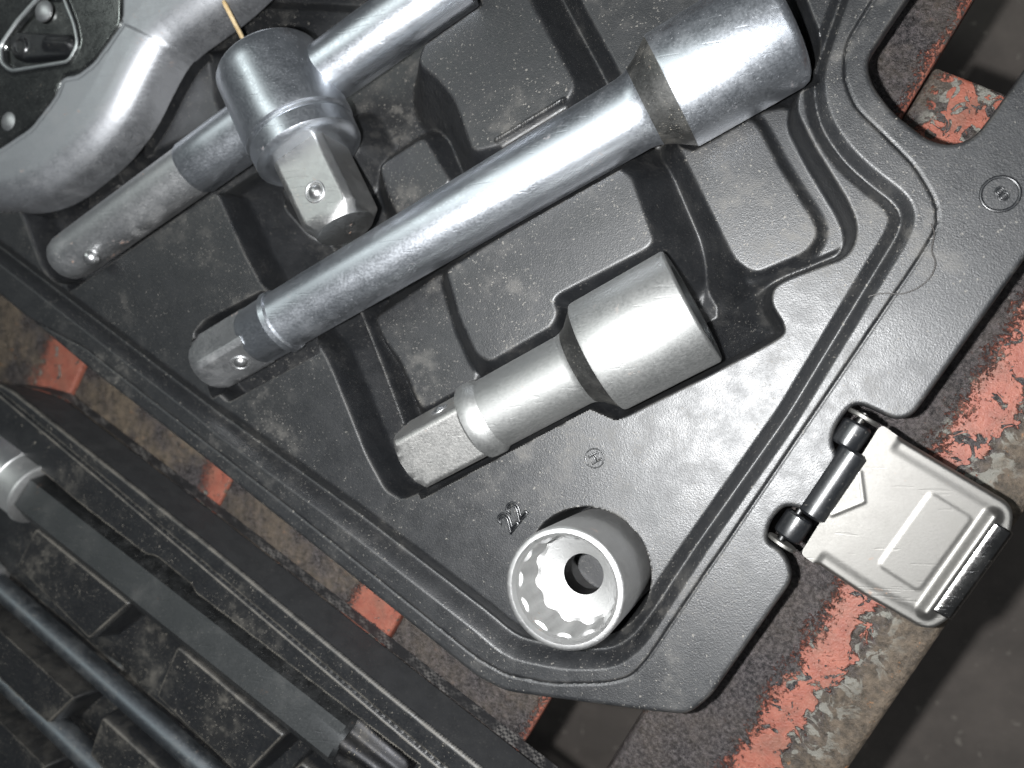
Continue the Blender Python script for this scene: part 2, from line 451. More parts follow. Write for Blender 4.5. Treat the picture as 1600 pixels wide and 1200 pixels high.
# ------------------------------------------------------------------ tool axes (shared by the tray's cradles and the tools)
LB0, LB1 = P(318, 574, 2), P(1228, 38, 8)          # long extension bar: tip, end of the socket head
SB0, SB1 = P(640, 716, 0), P(1083, 477, 0)         # short extension bar
TB0, TB1 = P(96, 412, 6), P(720, -37, 6)           # sliding T bar
TH0, TH1 = P(418, 101, 22), P(541, 358, 22)         # its sliding head
SKC = P(917, 893, 0)                               # socket centre
SKR = RW(883, 930, 126, 97)
RAT = rnd(PP([(420, -60), (349, 8), (262, 71), (236, 116), (202, 187), (157, 244), (82, 304), (30, 322), (-60, 322), (-150, 270), (-200, 160),
              (-180, 20), (-80, -80), (60, -110), (120, -230), (300, -300)], 20), 40)

# ------------------------------------------------------------------ case half with the big tools
lid = thing('tool_case', 'black plastic tool case half holding extension bars and a socket, latch at right', 'tool case', (0, 0, ZB))
OUT = rnd(PP([(-260, 252), (0, 460), (131, 571), (311, 711), (484, 850), (640, 975), (745, 1060), (790, 1082), (860, 1092), (1025, 1114), (1075, 1118),
              (1110, 1090), (1180, 990), (1238, 908), (1234, 880), (1218, 858), (1196, 846), (1204, 813), (1228, 788), (1262, 800), (1312, 714), (1300, 692), (1306, 666),
              (1328, 636), (1345, 631), (1400, 657), (1427, 650), (1600, 407), (1790, 140), (1790, -160), (-260, -160)], -3), 14, 4)
HOLE = rnd(PP([(1416, 0), (1385, 45), (1357, 88), (1357, 110), (1366, 135), (1394, 172), (1450, 217), (1487, 226), (1525, 212), (1555, 172), (1600, 109), (1680, -20), (1660, -110), (1490, -110)], -3), 16, 4)
PART = rnd(PP([(-300, 240), (0, 475), (131, 544), (442, 787), (745, 1030), (790, 1056), (862, 1070), (945, 1069), (985, 1060), (1010, 1034), (1100, 900), (1135, 850), (1290, 621), (1440, 399), (1468, 350),
               (1463, 312), (1431, 259), (1390, 217), (1337, 166), (1319, 120), (1323, 67), (1364, 0), (1450, -130), (1450, -200), (-300, -200)]), 16, 3)
GRV = [(1350, -110, 22), (1312, -2, 22), (1291, 58, 22), (1274, 106, 24), (1272, 150, 26), (1284, 197, 27), (1318, 247, 28), (1362, 286, 28), (1400, 314, 28), (1411, 337, 28), (1404, 364, 28), (1378, 406, 28),
       (1230, 650, 28), (1082, 860, 30), (1015, 962, 32), (985, 1000, 36), (950, 1021, 40), (880, 1020, 44), (800, 1003, 46), (756, 965, 46), (550, 807, 46), (337, 652, 44), (60, 440, 38), (-120, 302, 38)]
GRVw = rnd(np.array([list(P(a, b, 0)[:2]) for a, b, c in GRV]), 24, 3, closed=False)
GRVs = np.interp(np.linspace(0, 1, len(GRVw)), np.linspace(0, 1, len(GRV)), [c for a, b, c in GRV])
CAV = rnd(PP([(504, 550), (519, 580), (571, 711), (601, 767), (628, 783), (687, 757), (800, 701), (905, 640), (934, 631), (956, 653), (972, 655), (1100, 592),
              (1206, 537), (1230, 521), (1224, 500), (1206, 474), (1210, 450), (1232, 437), (1325, 403), (1340, 376), (1341, 347), (1326, 311), (1277, 232), (1246, 172),
              (1252, 138), (1280, 105), (1290, 70), (1262, 0), (1230, -140), (-240, -140), (-240, 200), (-60, 300), (30, 328), (62, 412), (80, 441), (110, 447), (225, 374), (337, 300), (382, 400), (409, 449), (440, 470)]), 14, 4)
BEND = rnd(PP([(300, 522), (318, 500), (410, 452), (500, 540), (500, 552), (356, 630), (334, 608)]), 10)
def blk(pts, top, wall=16.0, r=10): return (rnd(PP(pts, top), r), top, wall)
BLOCKS = [
    blk([(1060, 222), (1176, 186), (1217, 262), (1270, 345), (1276, 366), (1259, 391), (1180, 425), (1150, 405)], -46, 8, 14),
    blk([(1184, 178), (1232, 168), (1262, 228), (1312, 318), (1326, 355), (1316, 384), (1215, 428), (1172, 444), (1164, 434), (1262, 402), (1287, 370), (1283, 342), (1228, 260)], -66, 13, 14),
    blk([(699, 424), (961, 262), (984, 277), (1019, 375), (1010, 386), (871, 458), (862, 470), (869, 488), (860, 508), (764, 563), (745, 552), (720, 498)], -2, 12, 9),
    blk([(655, 98), (669, 56), (765, -8), (800, -150), (745, -150), (826, 0), (897, 131), (884, 157), (774, 226), (740, 234), (712, 155), (684, 120)], -2, 15, 12),
    blk([(594, 259), (661, 217), (702, 283), (624, 336), (605, 300)], -66, 10),
    blk([(266, 112), (322, 84), (334, 160), (346, 186), (290, 212), (222, 240), (248, 160)], -64, 16),
    blk([(908, -4), (972, 115), (1010, 140), (1060, 62), (1135, -20), (1130, -150), (835, -150)], -30, 10),
    blk([(588, 498), (602, 530), (626, 561), (660, 637), (745, 592), (690, 428)], -62, 10),
    blk([(130, 268), (165, 246), (188, 300), (140, 330)], -62, 10),
    blk([(-120, 340), (30, 326), (50, 380), (62, 412), (20, 420), (-120, 360)], -18, 10),
    blk([(440, 300), (540, 190), (560, 230), (470, 330)], -74, 12),
]
LIPS = [(PP([(776, 219), (880, 156)]), 5, 7), (PP([(782, 229), (884, 166)]), 4, 5), (PP([(300, 205), (346, 184)], -30), 5, 14), (PP([(182, 300), (196, 290)], -60), 5, 20)]
RIDGE = (PP([(560, 470), (576, 508), (604, 580), (634, 662)], -60), 13, -52)
TOOLSEG = [(LB0 - (LB1 - LB0) / np.linalg.norm(LB1 - LB0) * 8, LB1, None)]
def lb_r(s, L):
    # radius along the long bar (used for the cradle too)
    return np.interp(s, [0, .80 * L, .835 * L, L], [RW(430, 510, 0, 48), RW(1000, 180, 0, 60), RW(1048, 147, 8, 95), RW(1200, 60, 8, 98)])
def sb_r(s, L):
    return np.interp(s, [0, .60 * L, .655 * L, L], [RW(740, 650, 0, 60), RW(900, 570, 0, 59), RW(930, 548, 0, 94), RW(1080, 480, 0, 98)])
def tb_r(s, L): return np.interp(s, [0, L], [RW(150, 360, 0, 43), RW(700, -20, 0, 53)])
def th_r(s, L): return np.interp(s, [0, .62 * L, .63 * L, L], [86, 90, 60, 55])
def clear(z, X, Y, a, b, rf, gap, ends=6, soft=False):
    d = (b - a)[:2]; L2 = np.linalg.norm(d); d = d / L2; L = np.linalg.norm(b - a)
    s = (X - a[0]) * d[0] + (Y - a[1]) * d[1]; q = np.abs((X - a[0]) * d[1] - (Y - a[1]) * d[0])
    r = rf(np.clip(s, 0, L2) / L2 * L, L) + gap; zc = a[2] + (b[2] - a[2]) * np.clip(s / L2, 0, 1)
    ok = (s > -ends) & (s < L2 + ends) & (q < r)
    zz = zc - (r * (1 - np.minimum(q / r, 1) ** 4) if soft else np.sqrt(np.maximum(r * r - q * q, 0)))
    return np.where(ok, np.minimum(z, zz), z)
def lid_z(X, Y):
    z = np.zeros(X.shape)
    def smax(a, b, k=11.0):
        h = np.maximum(k - np.abs(a - b), 0); return np.maximum(a, b) + h * h / (4 * k)
    so = sd_poly(OUT, X, Y); sh = sd_poly(HOLE, X, Y); sp = sd_poly(PART, X, Y)
    z -= 4.0 * sst((sp + 1) / 3)
    z -= 5.0 * (1 - sst(np.abs(sp + .5) / 3.2))
    gd, gw = sd_line(GRVw, X, Y, 60, GRVs)
    gv = np.clip(1.13 - np.sqrt((gd / (gw * .60)) ** 2 * 1.28 + .016), 0, 1); z -= gw * .62 * gv * (1 - .35 * (1 - gv))
    sc_ = sd_poly(CAV, X, Y)
    din = np.maximum(-sc_, 0); cz = -62 * sst(din / 17) - 100 * np.clip((din - 10) / 85, 0, 1) ** .9 + .7 * np.clip(din - 92, 0, 24)
    inside = sc_ < 0
    z = np.where(inside, np.minimum(z, cz), z)
    sb = sd_poly(BEND, X, Y); z = np.where(sb < 0, np.minimum(z, -60 * sst(-sb / 12)), z)
    for poly, top, wl in BLOCKS:
        s = sd_poly(poly, X, Y, 95)
        sp_ = np.maximum(s + 1, 0); rr_ = 7.0; hgt = top - 1.75 * np.where(sp_ < rr_, sp_ * sp_ / (2 * rr_), sp_ - rr_ / 2)
        z = np.where(inside & (s < 90), smax(z, np.minimum(hgt, np.where(sc_ > -30, z + 200 * sst(-sc_ / 12), 900))), z)
    rd = sd_line(RIDGE[0], X, Y, 40)
    z = np.where(inside & (rd < RIDGE[1] * 1.6), np.maximum(z, -130 + 80 * (1 - sst(rd / (RIDGE[1] * 1.6)))), z)
    for lp, lw, lh in LIPS:
        ld = sd_line(lp, X, Y, 30); z = np.where(ld < lw, np.maximum(z, z + lh * (1 - sst(ld / lw))), z)
    z = clear(z, X, Y, LB0, LB1, lb_r, 5); z = clear(z, X, Y, SB0, SB1, sb_r, 7, 10)
    z = clear(z, X, Y, TB0, TB1, tb_r, 4, 10); z = clear(z, X, Y, TH0, TH1, th_r, 6, 8)
    sr = sd_poly(RAT, X, Y); z = np.where(sr < 8, np.minimum(z, -72), z)
    sk = np.hypot(X - SKC[0], Y - SKC[1]) - (SKR + 9)
    z = np.where(sk < 4, np.minimum(z, -152 * sst((4 - sk) / 11)), z)
    # rounded outer edges
    ro = 7.0
    for e in (-so, sh):
        t = np.clip(1 - e / ro, 0, 1); z -= np.where(e < ro, ro * (1 - np.sqrt(np.maximum(0, 1 - t * t))) * .8, 0)
    return z
tray = hf('tray', OUT, 2.0, lid_z, PL, lid, skirt=17.0, holes=[HOLE])
# outer body of the case half, standing on the bench under the flange
def wall_loop(name, poly, ztop, zbot, mat, parent):
    n = len(poly); V = [(x, y, ztop) for x, y in poly] + [(x, y, zbot) for x, y in poly]
    return mesh(name, V, [(i, (i + 1) % n, n + (i + 1) % n, n + i) for i in range(n)], mat, parent)
BODY = PP([(-250, 215), (30, 440), (510, 828), (765, 1022), (860, 1042), (940, 1040), (985, 1010), (1330, 560), (1400, 420), (1440, 340), (1400, 290), (1290, 160), (1300, 60), (1380, -140), (-250, -140)], -20)
wall_loop('outer_wall', BODY, -12, ZB + 1, PL, lid)

# moulded marks
def text(name, s, px, py, size_px, rot, mat, parent, z=0.0, ext=2.2, outline=True):
    cu = bpy.data.curves.new(name, 'FONT'); cu.body = s; cu.align_x = 'CENTER'; cu.align_y = 'CENTER'
    cu.size = 1.0; cu.extrude = 0.04; cu.bevel_depth = 0.0
    if outline:
        cu.fill_mode = 'NONE'; cu.bevel_depth = 0.045; cu.extrude = 0.0; cu.bevel_resolution = 2
    o = bpy.data.objects.new(name, cu); sc.collection.objects.link(o)
    dg = bpy.context.evaluated_depsgraph_get(); me = bpy.data.meshes.new_from_object(o.evaluated_get(dg))
    bpy.data.objects.remove(o); bpy.data.curves.remove(cu)
    k = RW(px, py, z, size_px); c = P(px, py, z); cr, sr = math.cos(rot), math.sin(rot)
    b = base_of(parent)
    for v in me.vertices:
        x, y = v.co.x * k, v.co.y * k
        v.co = ((c[0] + x * cr - y * sr - b[0]) * S, (c[1] + x * sr + y * cr - b[1]) * S, (z + v.co.z * k - b[2]) * S)
    me.materials.clear(); me.shade_smooth()
    return link(name, me, mat, parent)
def ring(name, px, py, rpx, wpx, mat, parent, z=0.0, zs=.6):
    c = P(px, py, z); R = RW(px, py, z, rpx); r = RW(px, py, z, wpx); V = []; Fs = []; A, B = 48, 8
    for i in range(A):
        for j in range(B):
            t, q = 2 * math.pi * i / A, 2 * math.pi * j / B
            rr = R + r * math.cos(q); V.append((c[0] + rr * math.cos(t), c[1] + rr * math.sin(t), z + zs * r * math.sin(q)))
    for i in range(A):
        for j in range(B):
            Fs.append((i * B + j, ((i + 1) % A) * B + j, ((i + 1) % A) * B + (j + 1) % B, i * B + (j + 1) % B))
    return mesh(name, V, Fs, mat, parent, True, 80)
text('moulded_number', '22', 801, 808, 46, math.radians(50), PLS, lid, .4)
mk1 = ring('moulded_mark', 929, 716, 15, 1.2, PLS, lid, .2)
text('moulded_letter', 'H', 929, 716, 24, math.radians(-62), PLS, mk1, 0)
mk2 = ring('moulded_mark', 1563, 303, 27, 2.6, PLS, lid, -3.6)
text('moulded_letter', '8', 1566, 304, 32, math.radians(30), PLS, mk2, -4.0)

# hinge of the latch
ha, hb = P(1262, 812, -14), P(1338, 700, -14)
hv = (hb - ha) / np.linalg.norm(hb - ha); hn = np.cross(hv, [0, 0, 1.0]); Rh = RW(1300, 760, -14, 23)
lathe('hinge_barrel', ha + hv * 6, hb - hv * 4, [(0, Rh - 5), (4, Rh), (np.linalg.norm(hb - ha) - 14, Rh), (np.linalg.norm(hb - ha) - 10, Rh - 5)], PLS, lid, 48)
for (qx, qy, L) in ((1240, 822, 38), (1330, 680, 38)):
    c = P(qx, qy, -14) + hn * 0
    k = lathe('hinge_knuckle', c - hv * L / 2, c + hv * L / 2, [(0, Rh * .82), (3, Rh * .97), (8, Rh), (L - 8, Rh), (L - 3, Rh * .97), (L, Rh * .82)], PLS, lid, 48)
hp0, hp1 = P(1215, 850, -14), P(1352, 646, -14)
# ------------------------------------------------------------------ latch plate
CLIP_PX = [(1376, 662), (1396, 677), (1580, 786), (1590, 803), (1587, 835), (1488, 973), (1462, 989), (1440, 986), (1347, 931), (1250, 864), (1262, 846)]
CLIP = rnd(PP(CLIP_PX, -16), 9, 4)
EMB = rnd(PP([(1453, 767), (1523, 810), (1437, 927), (1370, 883)], -16), 9, 4)
VL = PP([(1343, 738), (1349, 783), (1300, 803)], -14)
RL = PP([(1553, 808), (1448, 956)], -16)
e_dir = P(1410, 700, -16) - P(1290, 880, -16); e_dir = e_dir[:2] / np.linalg.norm(e_dir[:2])
o_dir = np.array([e_dir[1], -e_dir[0]])
if o_dir[0] < 0: o_dir = -o_dir
hc = P(1316, 762, -14)[:2]
def clip_z(X, Y):
    d = (X - hc[0]) * o_dir[0] + (Y - hc[1]) * o_dir[1]
    z = -8 - .085 * d
    sd = sd_poly(CLIP, X, Y)
    z -= (2.2 * sst((sd + 26) / 14) + 12 * np.clip((sd + 6) / 6, 0, 1) ** 2) * sst((d - 22) / 10)
    se = sd_poly(EMB, X, Y); z += 1.4 * sst((-se + 2) / 6)
    z += 1.7 * (1 - sst(sd_line(VL, X, Y, 40) / 5))
    rl = sd_line(RL, X, Y, 60); z += 11 * (1 - sst(rl / 15))
    return z
latch = hf('latch_plate', CLIP, 1.8, clip_z, STEEL, lid, skirt=6.0)
ra, rb = P(1480, 964, -36), P(1577, 829, -36)
rv = (rb - ra) / np.linalg.norm(rb - ra)
RR = RW(1530, 895, -36, 25)
off = np.array([-o_dir[0], -o_dir[1], 0]) * RR * .75
Lr = np.linalg.norm(rb - ra)
lathe('latch_roll', ra + off, rb + off, [(0, RR - 2), (2, RR), (Lr - 2, RR), (Lr, RR - 2)], MIRR, latch, 64)
# ears of the plate that hold the hinge pin
for (qx, qy) in ((1222, 848), (1349, 652)):
    c = P(qx, qy, -14)
    lathe('latch_ear', c - hv * 3, c + hv * 3, [(0, Rh * 1.0), (1, Rh * 1.06), (5, Rh * 1.06), (6, Rh * 1.0)], STEEL, latch, 40)
lathe('hinge_pin', hp0, hp1, [(0, 6), (np.linalg.norm(hp1 - hp0), 6)], BORE, latch, 24)
# plastic lip around the upper notch
# ------------------------------------------------------------------ long extension bar
def drive_tip(name, p, axis_end, half, length, mat, parent, roll, dome=10, rc=None):
    rc = rc or half * 1.30
    prof = [(0, half * .62), (dome * .25, half * .84), (dome * .6, half * 1.02), (dome, half * 1.14), (dome * 1.9, rc)]
    n = 16
    for i in range(1, n + 1): prof.append((dome * 1.9 + (length - dome * 1.9) * i / n, rc))
    return lathe(name, p, axis_end, prof, mat, parent, 160, square(half), roll)
def roll_for(p, p1, deg):
    o, a, u, v, L = frame(p, p1); c = np.array([0, 0, H]) - o; c = c - a * c.dot(a)
    return math.atan2(c.dot(v), c.dot(u)) + math.radians(deg)
def proj(p):
    c = _R.T @ (np.asarray(p, float) - np.array([0, 0, H])); return np.array([CX + F * c[0] / -c[2], CY - F * c[1] / -c[2]])
def face_ball(p0, p1, roll, half, px, py, rb, parent, seat=True):
    o, a, u, v, L = frame(p0, p1, roll); best = None
    for k in range(4):
        t = k * math.pi / 2; n_ = u * math.cos(t) + v * math.sin(t)
        for s_ in np.arange(8, L, 1.5):
            c = o + a * s_ + n_ * half
            if n_.dot(np.array([0, 0, H]) - c) < 0: continue
            e = np.linalg.norm(proj(c) - (px, py))
            if best is None or e < best[0]: best = (e, c, n_)
    e, c, n_ = best
    sphere('detent_ball', c - n_ * rb * .45, rb, BALL, parent)
    if seat: collar_ring('ball_seat', c, n_, rb * 1.12, 2.6, CHR2, parent)
def along_axis(a, b, s): return a + (b - a) / np.linalg.norm(b - a) * s

lb = thing('long_extension_bar', 'long chrome extension bar lying diagonally across the tray, wide socket end up right', 'extension bar', (LB0[0], LB0[1], -90))
L = np.linalg.norm(LB1 - LB0); r0 = RW(430, 510, 0, 47); r1 = RW(1000, 180, 0, 59); rh = RW(1060, 140, 8, 95); rh2 = RW(1200, 60, 8, 98)
sq = r0 * .80
s_c0 = float(np.linalg.norm(P(402, 532, 2)[:2] - LB0[:2])); s_c1 = float(np.linalg.norm(P(452, 505, 2)[:2] - LB0[:2]))
s_sh = float(np.linalg.norm(P(1010, 170, 6)[:2] - LB0[:2])); s_hd = float(np.linalg.norm(P(1050, 147, 7)[:2] - LB0[:2]))
lathe('shaft', LB0, LB1, [(s_c1 - 8, r0 + 1), (s_c1, r0)] + [(s_c1 + (s_sh - s_c1) * i / 10, r0 + (r1 - r0) * i / 10) for i in range(1, 10)] + [(s_sh - 20, r1), (s_sh - 6, r1 + 2), (s_sh, r1 + 5)], CHR, lb, 96)
lathe('collar', LB0, LB1, [(s_c0 - 3, r0 * .93), (s_c0 + 4, r0 * .99), (s_c1 - 22, r0 + 1), (s_c1 - 16, r0 + 5), (s_c1 - 6, r0 + 4), (s_c1 - 2, r0)], CHR, lb, 96)
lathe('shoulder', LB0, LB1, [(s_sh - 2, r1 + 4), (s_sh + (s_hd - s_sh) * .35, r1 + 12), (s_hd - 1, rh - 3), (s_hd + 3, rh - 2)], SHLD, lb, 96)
lathe('socket_head', LB0, LB1, [(s_hd + .5, rh - 8), (s_hd + .6, rh - 1), (s_hd + 4, rh), (L - 14, rh2), (L - 5, rh2 - 3), (L, rh2 - 10), (L, rh2 - 30), (L - 60, rh2 - 32)], CHR, lb, 96)
tip = drive_tip('square_drive', LB0, LB1, sq, s_c0 + 6, CHR2, lb, roll_for(LB0, LB1, 45 - 8), 16, r0 * 1.02)
def collar_ring(name, c, axis, R, r, mat, parent):
    o, a, u, v, _ = frame(c, c + axis); V = []; Fs = []; A, B = 40, 8
    for i in range(A):
        t = 2 * math.pi * i / A
        for j in range(B):
            q = 2 * math.pi * j / B
            V.append(c + (u * math.cos(t) + v * math.sin(t)) * (R + r * math.cos(q)) + a * r * math.sin(q))
    for i in range(A):
        for j in range(B): Fs.append((i * B + j, ((i + 1) % A) * B + j, ((i + 1) % A) * B + (j + 1) % B, i * B + (j + 1) % B))
    return mesh(name, V, Fs, mat, parent, True, 80)
face_ball(LB0, LB1, roll_for(LB0, LB1, 45 - 8), sq, 383, 579, 14, tip)

# ------------------------------------------------------------------ short extension bar
sb = thing('short_extension_bar', 'short matt nickel extension bar in the tray cavity above the round socket', 'extension bar', (SB0[0], SB0[1], -90))
L = np.linalg.norm(SB1 - SB0)
def sS(px, py): return float(np.linalg.norm(P(px, py, 0)[:2] - SB0[:2]))
q0, q1, q2, q3, q4 = sS(738, 655), sS(770, 640), sS(905, 570), sS(932, 551), L
rs = RW(820, 600, 0, 58); rc = RW(750, 650, 0, 62); rh = RW(950, 540, 0, 94); rh2 = RW(1080, 480, 0, 98)
lathe('shaft', SB0, SB1, [(q1 - 4, rs - .5), (q1 + 2, rs), (q2 - 10, rs), (q2 - 3, rs + 1.5), (q2, rs + 3)], NIK, sb, 96)
lathe('collar', SB0, SB1, [(q0 - 2, rc * .80), (q0, rc * .90), (q0 + 5, rc * .985), (q0 + 12, rc), (q1 - 10, rc), (q1 - 4, rs + 1), (q1, rs)], NIK, sb, 96)
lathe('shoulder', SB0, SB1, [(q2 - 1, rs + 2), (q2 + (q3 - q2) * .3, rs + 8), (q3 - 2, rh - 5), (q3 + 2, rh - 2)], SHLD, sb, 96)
lathe('socket_head', SB0, SB1, [(q3, rh - 8), (q3 + .1, rh - 1), (q3 + 4, rh), (q4 - 4, rh2), (q4 - 1, rh2 - 2), (q4, rh2 - 5), (q4, rh2 - 26), (q4 - 60, rh2 - 28)], NIK, sb, 96)
sqh = RW(690, 700, 0, 45)
SQROLL = roll_for(SB0, SB1, 13)
tip = drive_tip('square_drive', SB0, SB1, sqh, q0 + 4, NIKW, sb, SQROLL, 9, rc * .98)
face_ball(SB0, SB1, SQROLL, sqh, 682, 632, 12, tip)

# ------------------------------------------------------------------ sliding T bar
tb = thing('sliding_tee_bar', 'chrome sliding T bar with square drive head, dusty rounded end at left', 'T bar', (TB0[0], TB0[1], -60))
L = np.linalg.norm(TB1 - TB0); ra_, rb_ = RW(150, 360, 6, 37), RW(700, -20, 6, 50)
def tS(px, py): return float(np.linalg.norm(P(px, py, 6)[:2] - TB0[:2]))
tm = tS(300, 262)
br = lathe('bar', TB0, TB1, [(tm, ra_ + 2.0), (tm + 8, ra_ + 5)] + [(tm + (L - tm) * i / 8, ra_ + 5 + (rb_ - ra_ - 5) * i / 8) for i in range(1, 9)], CHRT, tb, 96)
lathe('bar_end', TB0, TB1, [(0, ra_ * .55), (5, ra_ * .75), (14, ra_ * .9), (30, ra_ * .99), (45, ra_)] + [(45 + (tm - 45) * i / 8, ra_ + 2 * i / 8) for i in range(1, 9)], CHR2, br, 96)
bd = P(143, 402, 6 + ra_ * .62)
sphere('detent_ball', bd, 16, BALL, br)
L = np.linalg.norm(TH1 - TH0)
def hS(px, py): return float(np.linalg.norm(P(px, py, 22)[:2] - TH0[:2]))
g0, g1 = hS(470, 205), hS(492, 240)
rt = RW(410, 110, 22, 84); rb2 = RW(470, 220, 22, 88)
hd = lathe('sliding_head', TH0, TH1, [(0, rt - 24), (1, rt - 9), (4, rt - 4), (10, rt)] + [(10 + (g0 - 10) * i / 6, rt + (rb2 - rt) * i / 6) for i in range(1, 7)] + [(g0 + 6, rb2 - 1), (g0 + 9, rb2 - 6), (g0 + 13, rb2 - 7), (g0 + 18, rb2 - 3), (g1 - 6, rb2 - 4), (g1, rb2 - 10), (g1 + 3, rb2 - 22), (g1 + 3, 20)], CHRT, tb, 96)
sh_ = RW(520, 310, 22, 48)
Ls = L
TROLL = 22
prof = [(g1 - 4, 200)] + [(g1 - 4 + (Ls - 22 - g1) * i / 8, 200) for i in range(1, 9)]
prof = [(s, sh_ * 1.28) for s, _ in prof] + [(Ls - 18, sh_ * 1.24), (Ls - 2, sh_ * .98), (Ls, sh_ * .95)]
dr = lathe('square_drive', TH0, TH1, prof, metal('worn_drive_steel', (.38, .38, .375), .40, .7, .35), hd, 160, square(sh_), roll_for(TH0, TH1, TROLL))
face_ball(TH0, TH1, roll_for(TH0, TH1, TROLL), sh_, 486, 303, 15, hd)

# ------------------------------------------------------------------ ratchet
rt_ = thing('ratchet_wrench', 'chrome ratchet head with dark cover plate and black lever, upper left corner', 'ratchet', (RAT[:, 0].mean(), RAT[:, 1].mean(), -72))
PLATE = rnd(PP([(195, -60), (193, 38), (150, 97), (124, 117), (101, 120), (90, 150), (52, 199), (0, 234), (-100, 250), (-140, 150), (-120, 0), (-20, -60)], 46), 14)
POCK = rnd(PP([(66, -4), (30, 36), (4, 74), (6, 100), (22, 113), (112, 98), (126, 70), (120, 40), (102, -6)], 46), 12)
SEAM = PP([(188, 35), (266, 72)], 46); SEAMN = np.array([-(SEAM[1] - SEAM[0])[1], (SEAM[1] - SEAM[0])[0]]); SEAMN /= np.linalg.norm(SEAMN)
def rat_z(X, Y):
    sd = sd_poly(RAT, X, Y, 300)
    d = np.clip(-sd, 0, 48); z = -2 + 52 * np.sqrt(np.maximum(0, 1 - (1 - d / 48) ** 2)) + .06 * np.clip(-sd - 20, 0, 60)
    z -= 3.0 * sst(((X - SEAM[0][0]) * SEAMN[0] + (Y - SEAM[0][1]) * SEAMN[1]) / 3.5 + .5)
    sp = sd_poly(PLATE, X, Y, 100)
    z = np.where(sp < 14, np.minimum(z, 52 - 20 * sst((4 - sp) / 8)), z)
    return z
hf('body', RAT, 3.0, rat_z, metal('ratchet_chrome', (.46, .47, .49), .52, .45, .2, grain=.04), rt_, skirt=46)
def plate_z(X, Y):
    sp = sd_poly(PLATE, X, Y); z = 50 - 5 * (1 - sst(-sp / 6))
    so = sd_poly(POCK, X, Y); z -= 9 * sst((-so + 2) / 8); z += 4 * (1 - sst(np.abs(so - 3) / 5))
    return z
cp = hf('cover_plate', PLATE, 2.2, plate_z, DARKCH, rt_, skirt=5)
LEV = rnd(PP([(13, 58), (28, 47), (112, 52), (123, 64), (122, 80), (108, 90), (34, 96), (15, 88)], 52), 12)
def lev_z(X, Y):
    s = sd_poly(LEV, X, Y); z = 41 + 13 * sst(-s / 7)
    c = P(33, 74, 54); d = np.hypot(X - c[0], Y - c[1]); z += 5 * (1 - sst((d - 17) / 4)) - 3 * (1 - sst((d - 12) / 4))
    a = P(75, 68, 54); b = P(108, 70, 54)
    dl = sd_line([a[:2], b[:2]], X, Y, 40); z += 10 * (1 - sst(dl / 17))
    return z
def rim_tube(name, poly, z, r, mat, parent, B=8):
    n = len(poly); V = []; Fs = []
    for i in range(n):
        t = poly[(i + 1) % n] - poly[i - 1]; t = t / np.linalg.norm(t); nn = np.array([t[1], -t[0]])
        for j in range(B):
            q = 2 * math.pi * j / B; p = poly[i] + nn * r * math.cos(q); V.append((p[0], p[1], z + r * .8 * math.sin(q)))
    for i in range(n):
        for j in range(B): Fs.append((i * B + j, i * B + (j + 1) % B, ((i + 1) % n) * B + (j + 1) % B, ((i + 1) % n) * B + j))
    return mesh(name, V, Fs, mat, parent, True, 80)
rim_tube('pocket_rim', POCK, 51, 5.0, metal('rim_chrome', (.6, .62, .62), .38, .3, .1), cp)
hf('lever', LEV, 1.5, lev_z, PLS, rt_, skirt=4)
for (qx, qy) in ((70, 18), (17, 191)):
    c = P(qx, qy, 44); r = RW(qx, qy, 46, 17)
    lathe('rivet', c, c + np.array([0, 0, 12.0]), [(0, r), (4, r), (7, r * .8), (9, r * .3), (9.3, 1)], CHR2, rt_, 40)

# ------------------------------------------------------------------ socket
sk = thing('twelve_point_socket', 'silver twelve point socket standing upright in the tray corner near the number 22', 'socket', (SKC[0], SKC[1], -152))
zt = 126.0; zb = -150.0
R = SKR
b0 = np.array([SKC[0], SKC[1], zb])
lathe('body', b0, b0 + np.array([0, 0, 1.0]), [(0, R * .74), (0, R - 6), (4, R - 1), (8, R), (140, R), (zt - zb - 5, R), (zt - zb - 2, R - 1.2), (zt - zb, R - 4), (zt - zb, R - 9), (zt - zb - 6, R - 13.5)], SOCK, sk, 128, None, 0, (False, False))
aa = R * .735
def star(th, s, r):
    cw = np.cos(12 * th); st = 1.085 + .042 * np.sign(cw) * np.abs(cw) ** .8
    f = min(1.0, max(0.0, (zt - zb - 6 - s) / 12.0))
    return np.minimum(r, aa * st * 1.0 + (1 - f) * 30)
prof = [(zt - zb - 6, R - 12.5)] + [(zt - zb - 6 - k * 2.0, R - 13.5 - k * .2) for k in range(1, 8)] + [(zt - zb - 30, 200), (zt - zb - 60, 200), (zt - zb - 88, 200), (zt - zb - 91, aa * .99)]
ii = lathe('broached_opening', b0, b0 + np.array([0, 0, 1.0]), prof, SOCKIN, sk, 240, star, .2, (False, False), 30)
hr = RW(911, 901, 20, 32)
fl_ = lathe('inner_step', b0, b0 + np.array([0, 0, 1.0]), [(zt - zb - 90.5, aa * 1.08), (zt - zb - 97, aa * .8), (zt - zb - 106, hr + 2), (zt - zb - 107, hr)], SOCKIN, sk, 128, None, 0, (False, False))
lathe('drive_bore', b0, b0 + np.array([0, 0, 1.0]), [(zt - zb - 107, hr), (zt - zb - 150, hr), (zt - zb - 151, hr + 30), (2, hr + 30)], BORE, sk, 64, None, 0, (False, False))

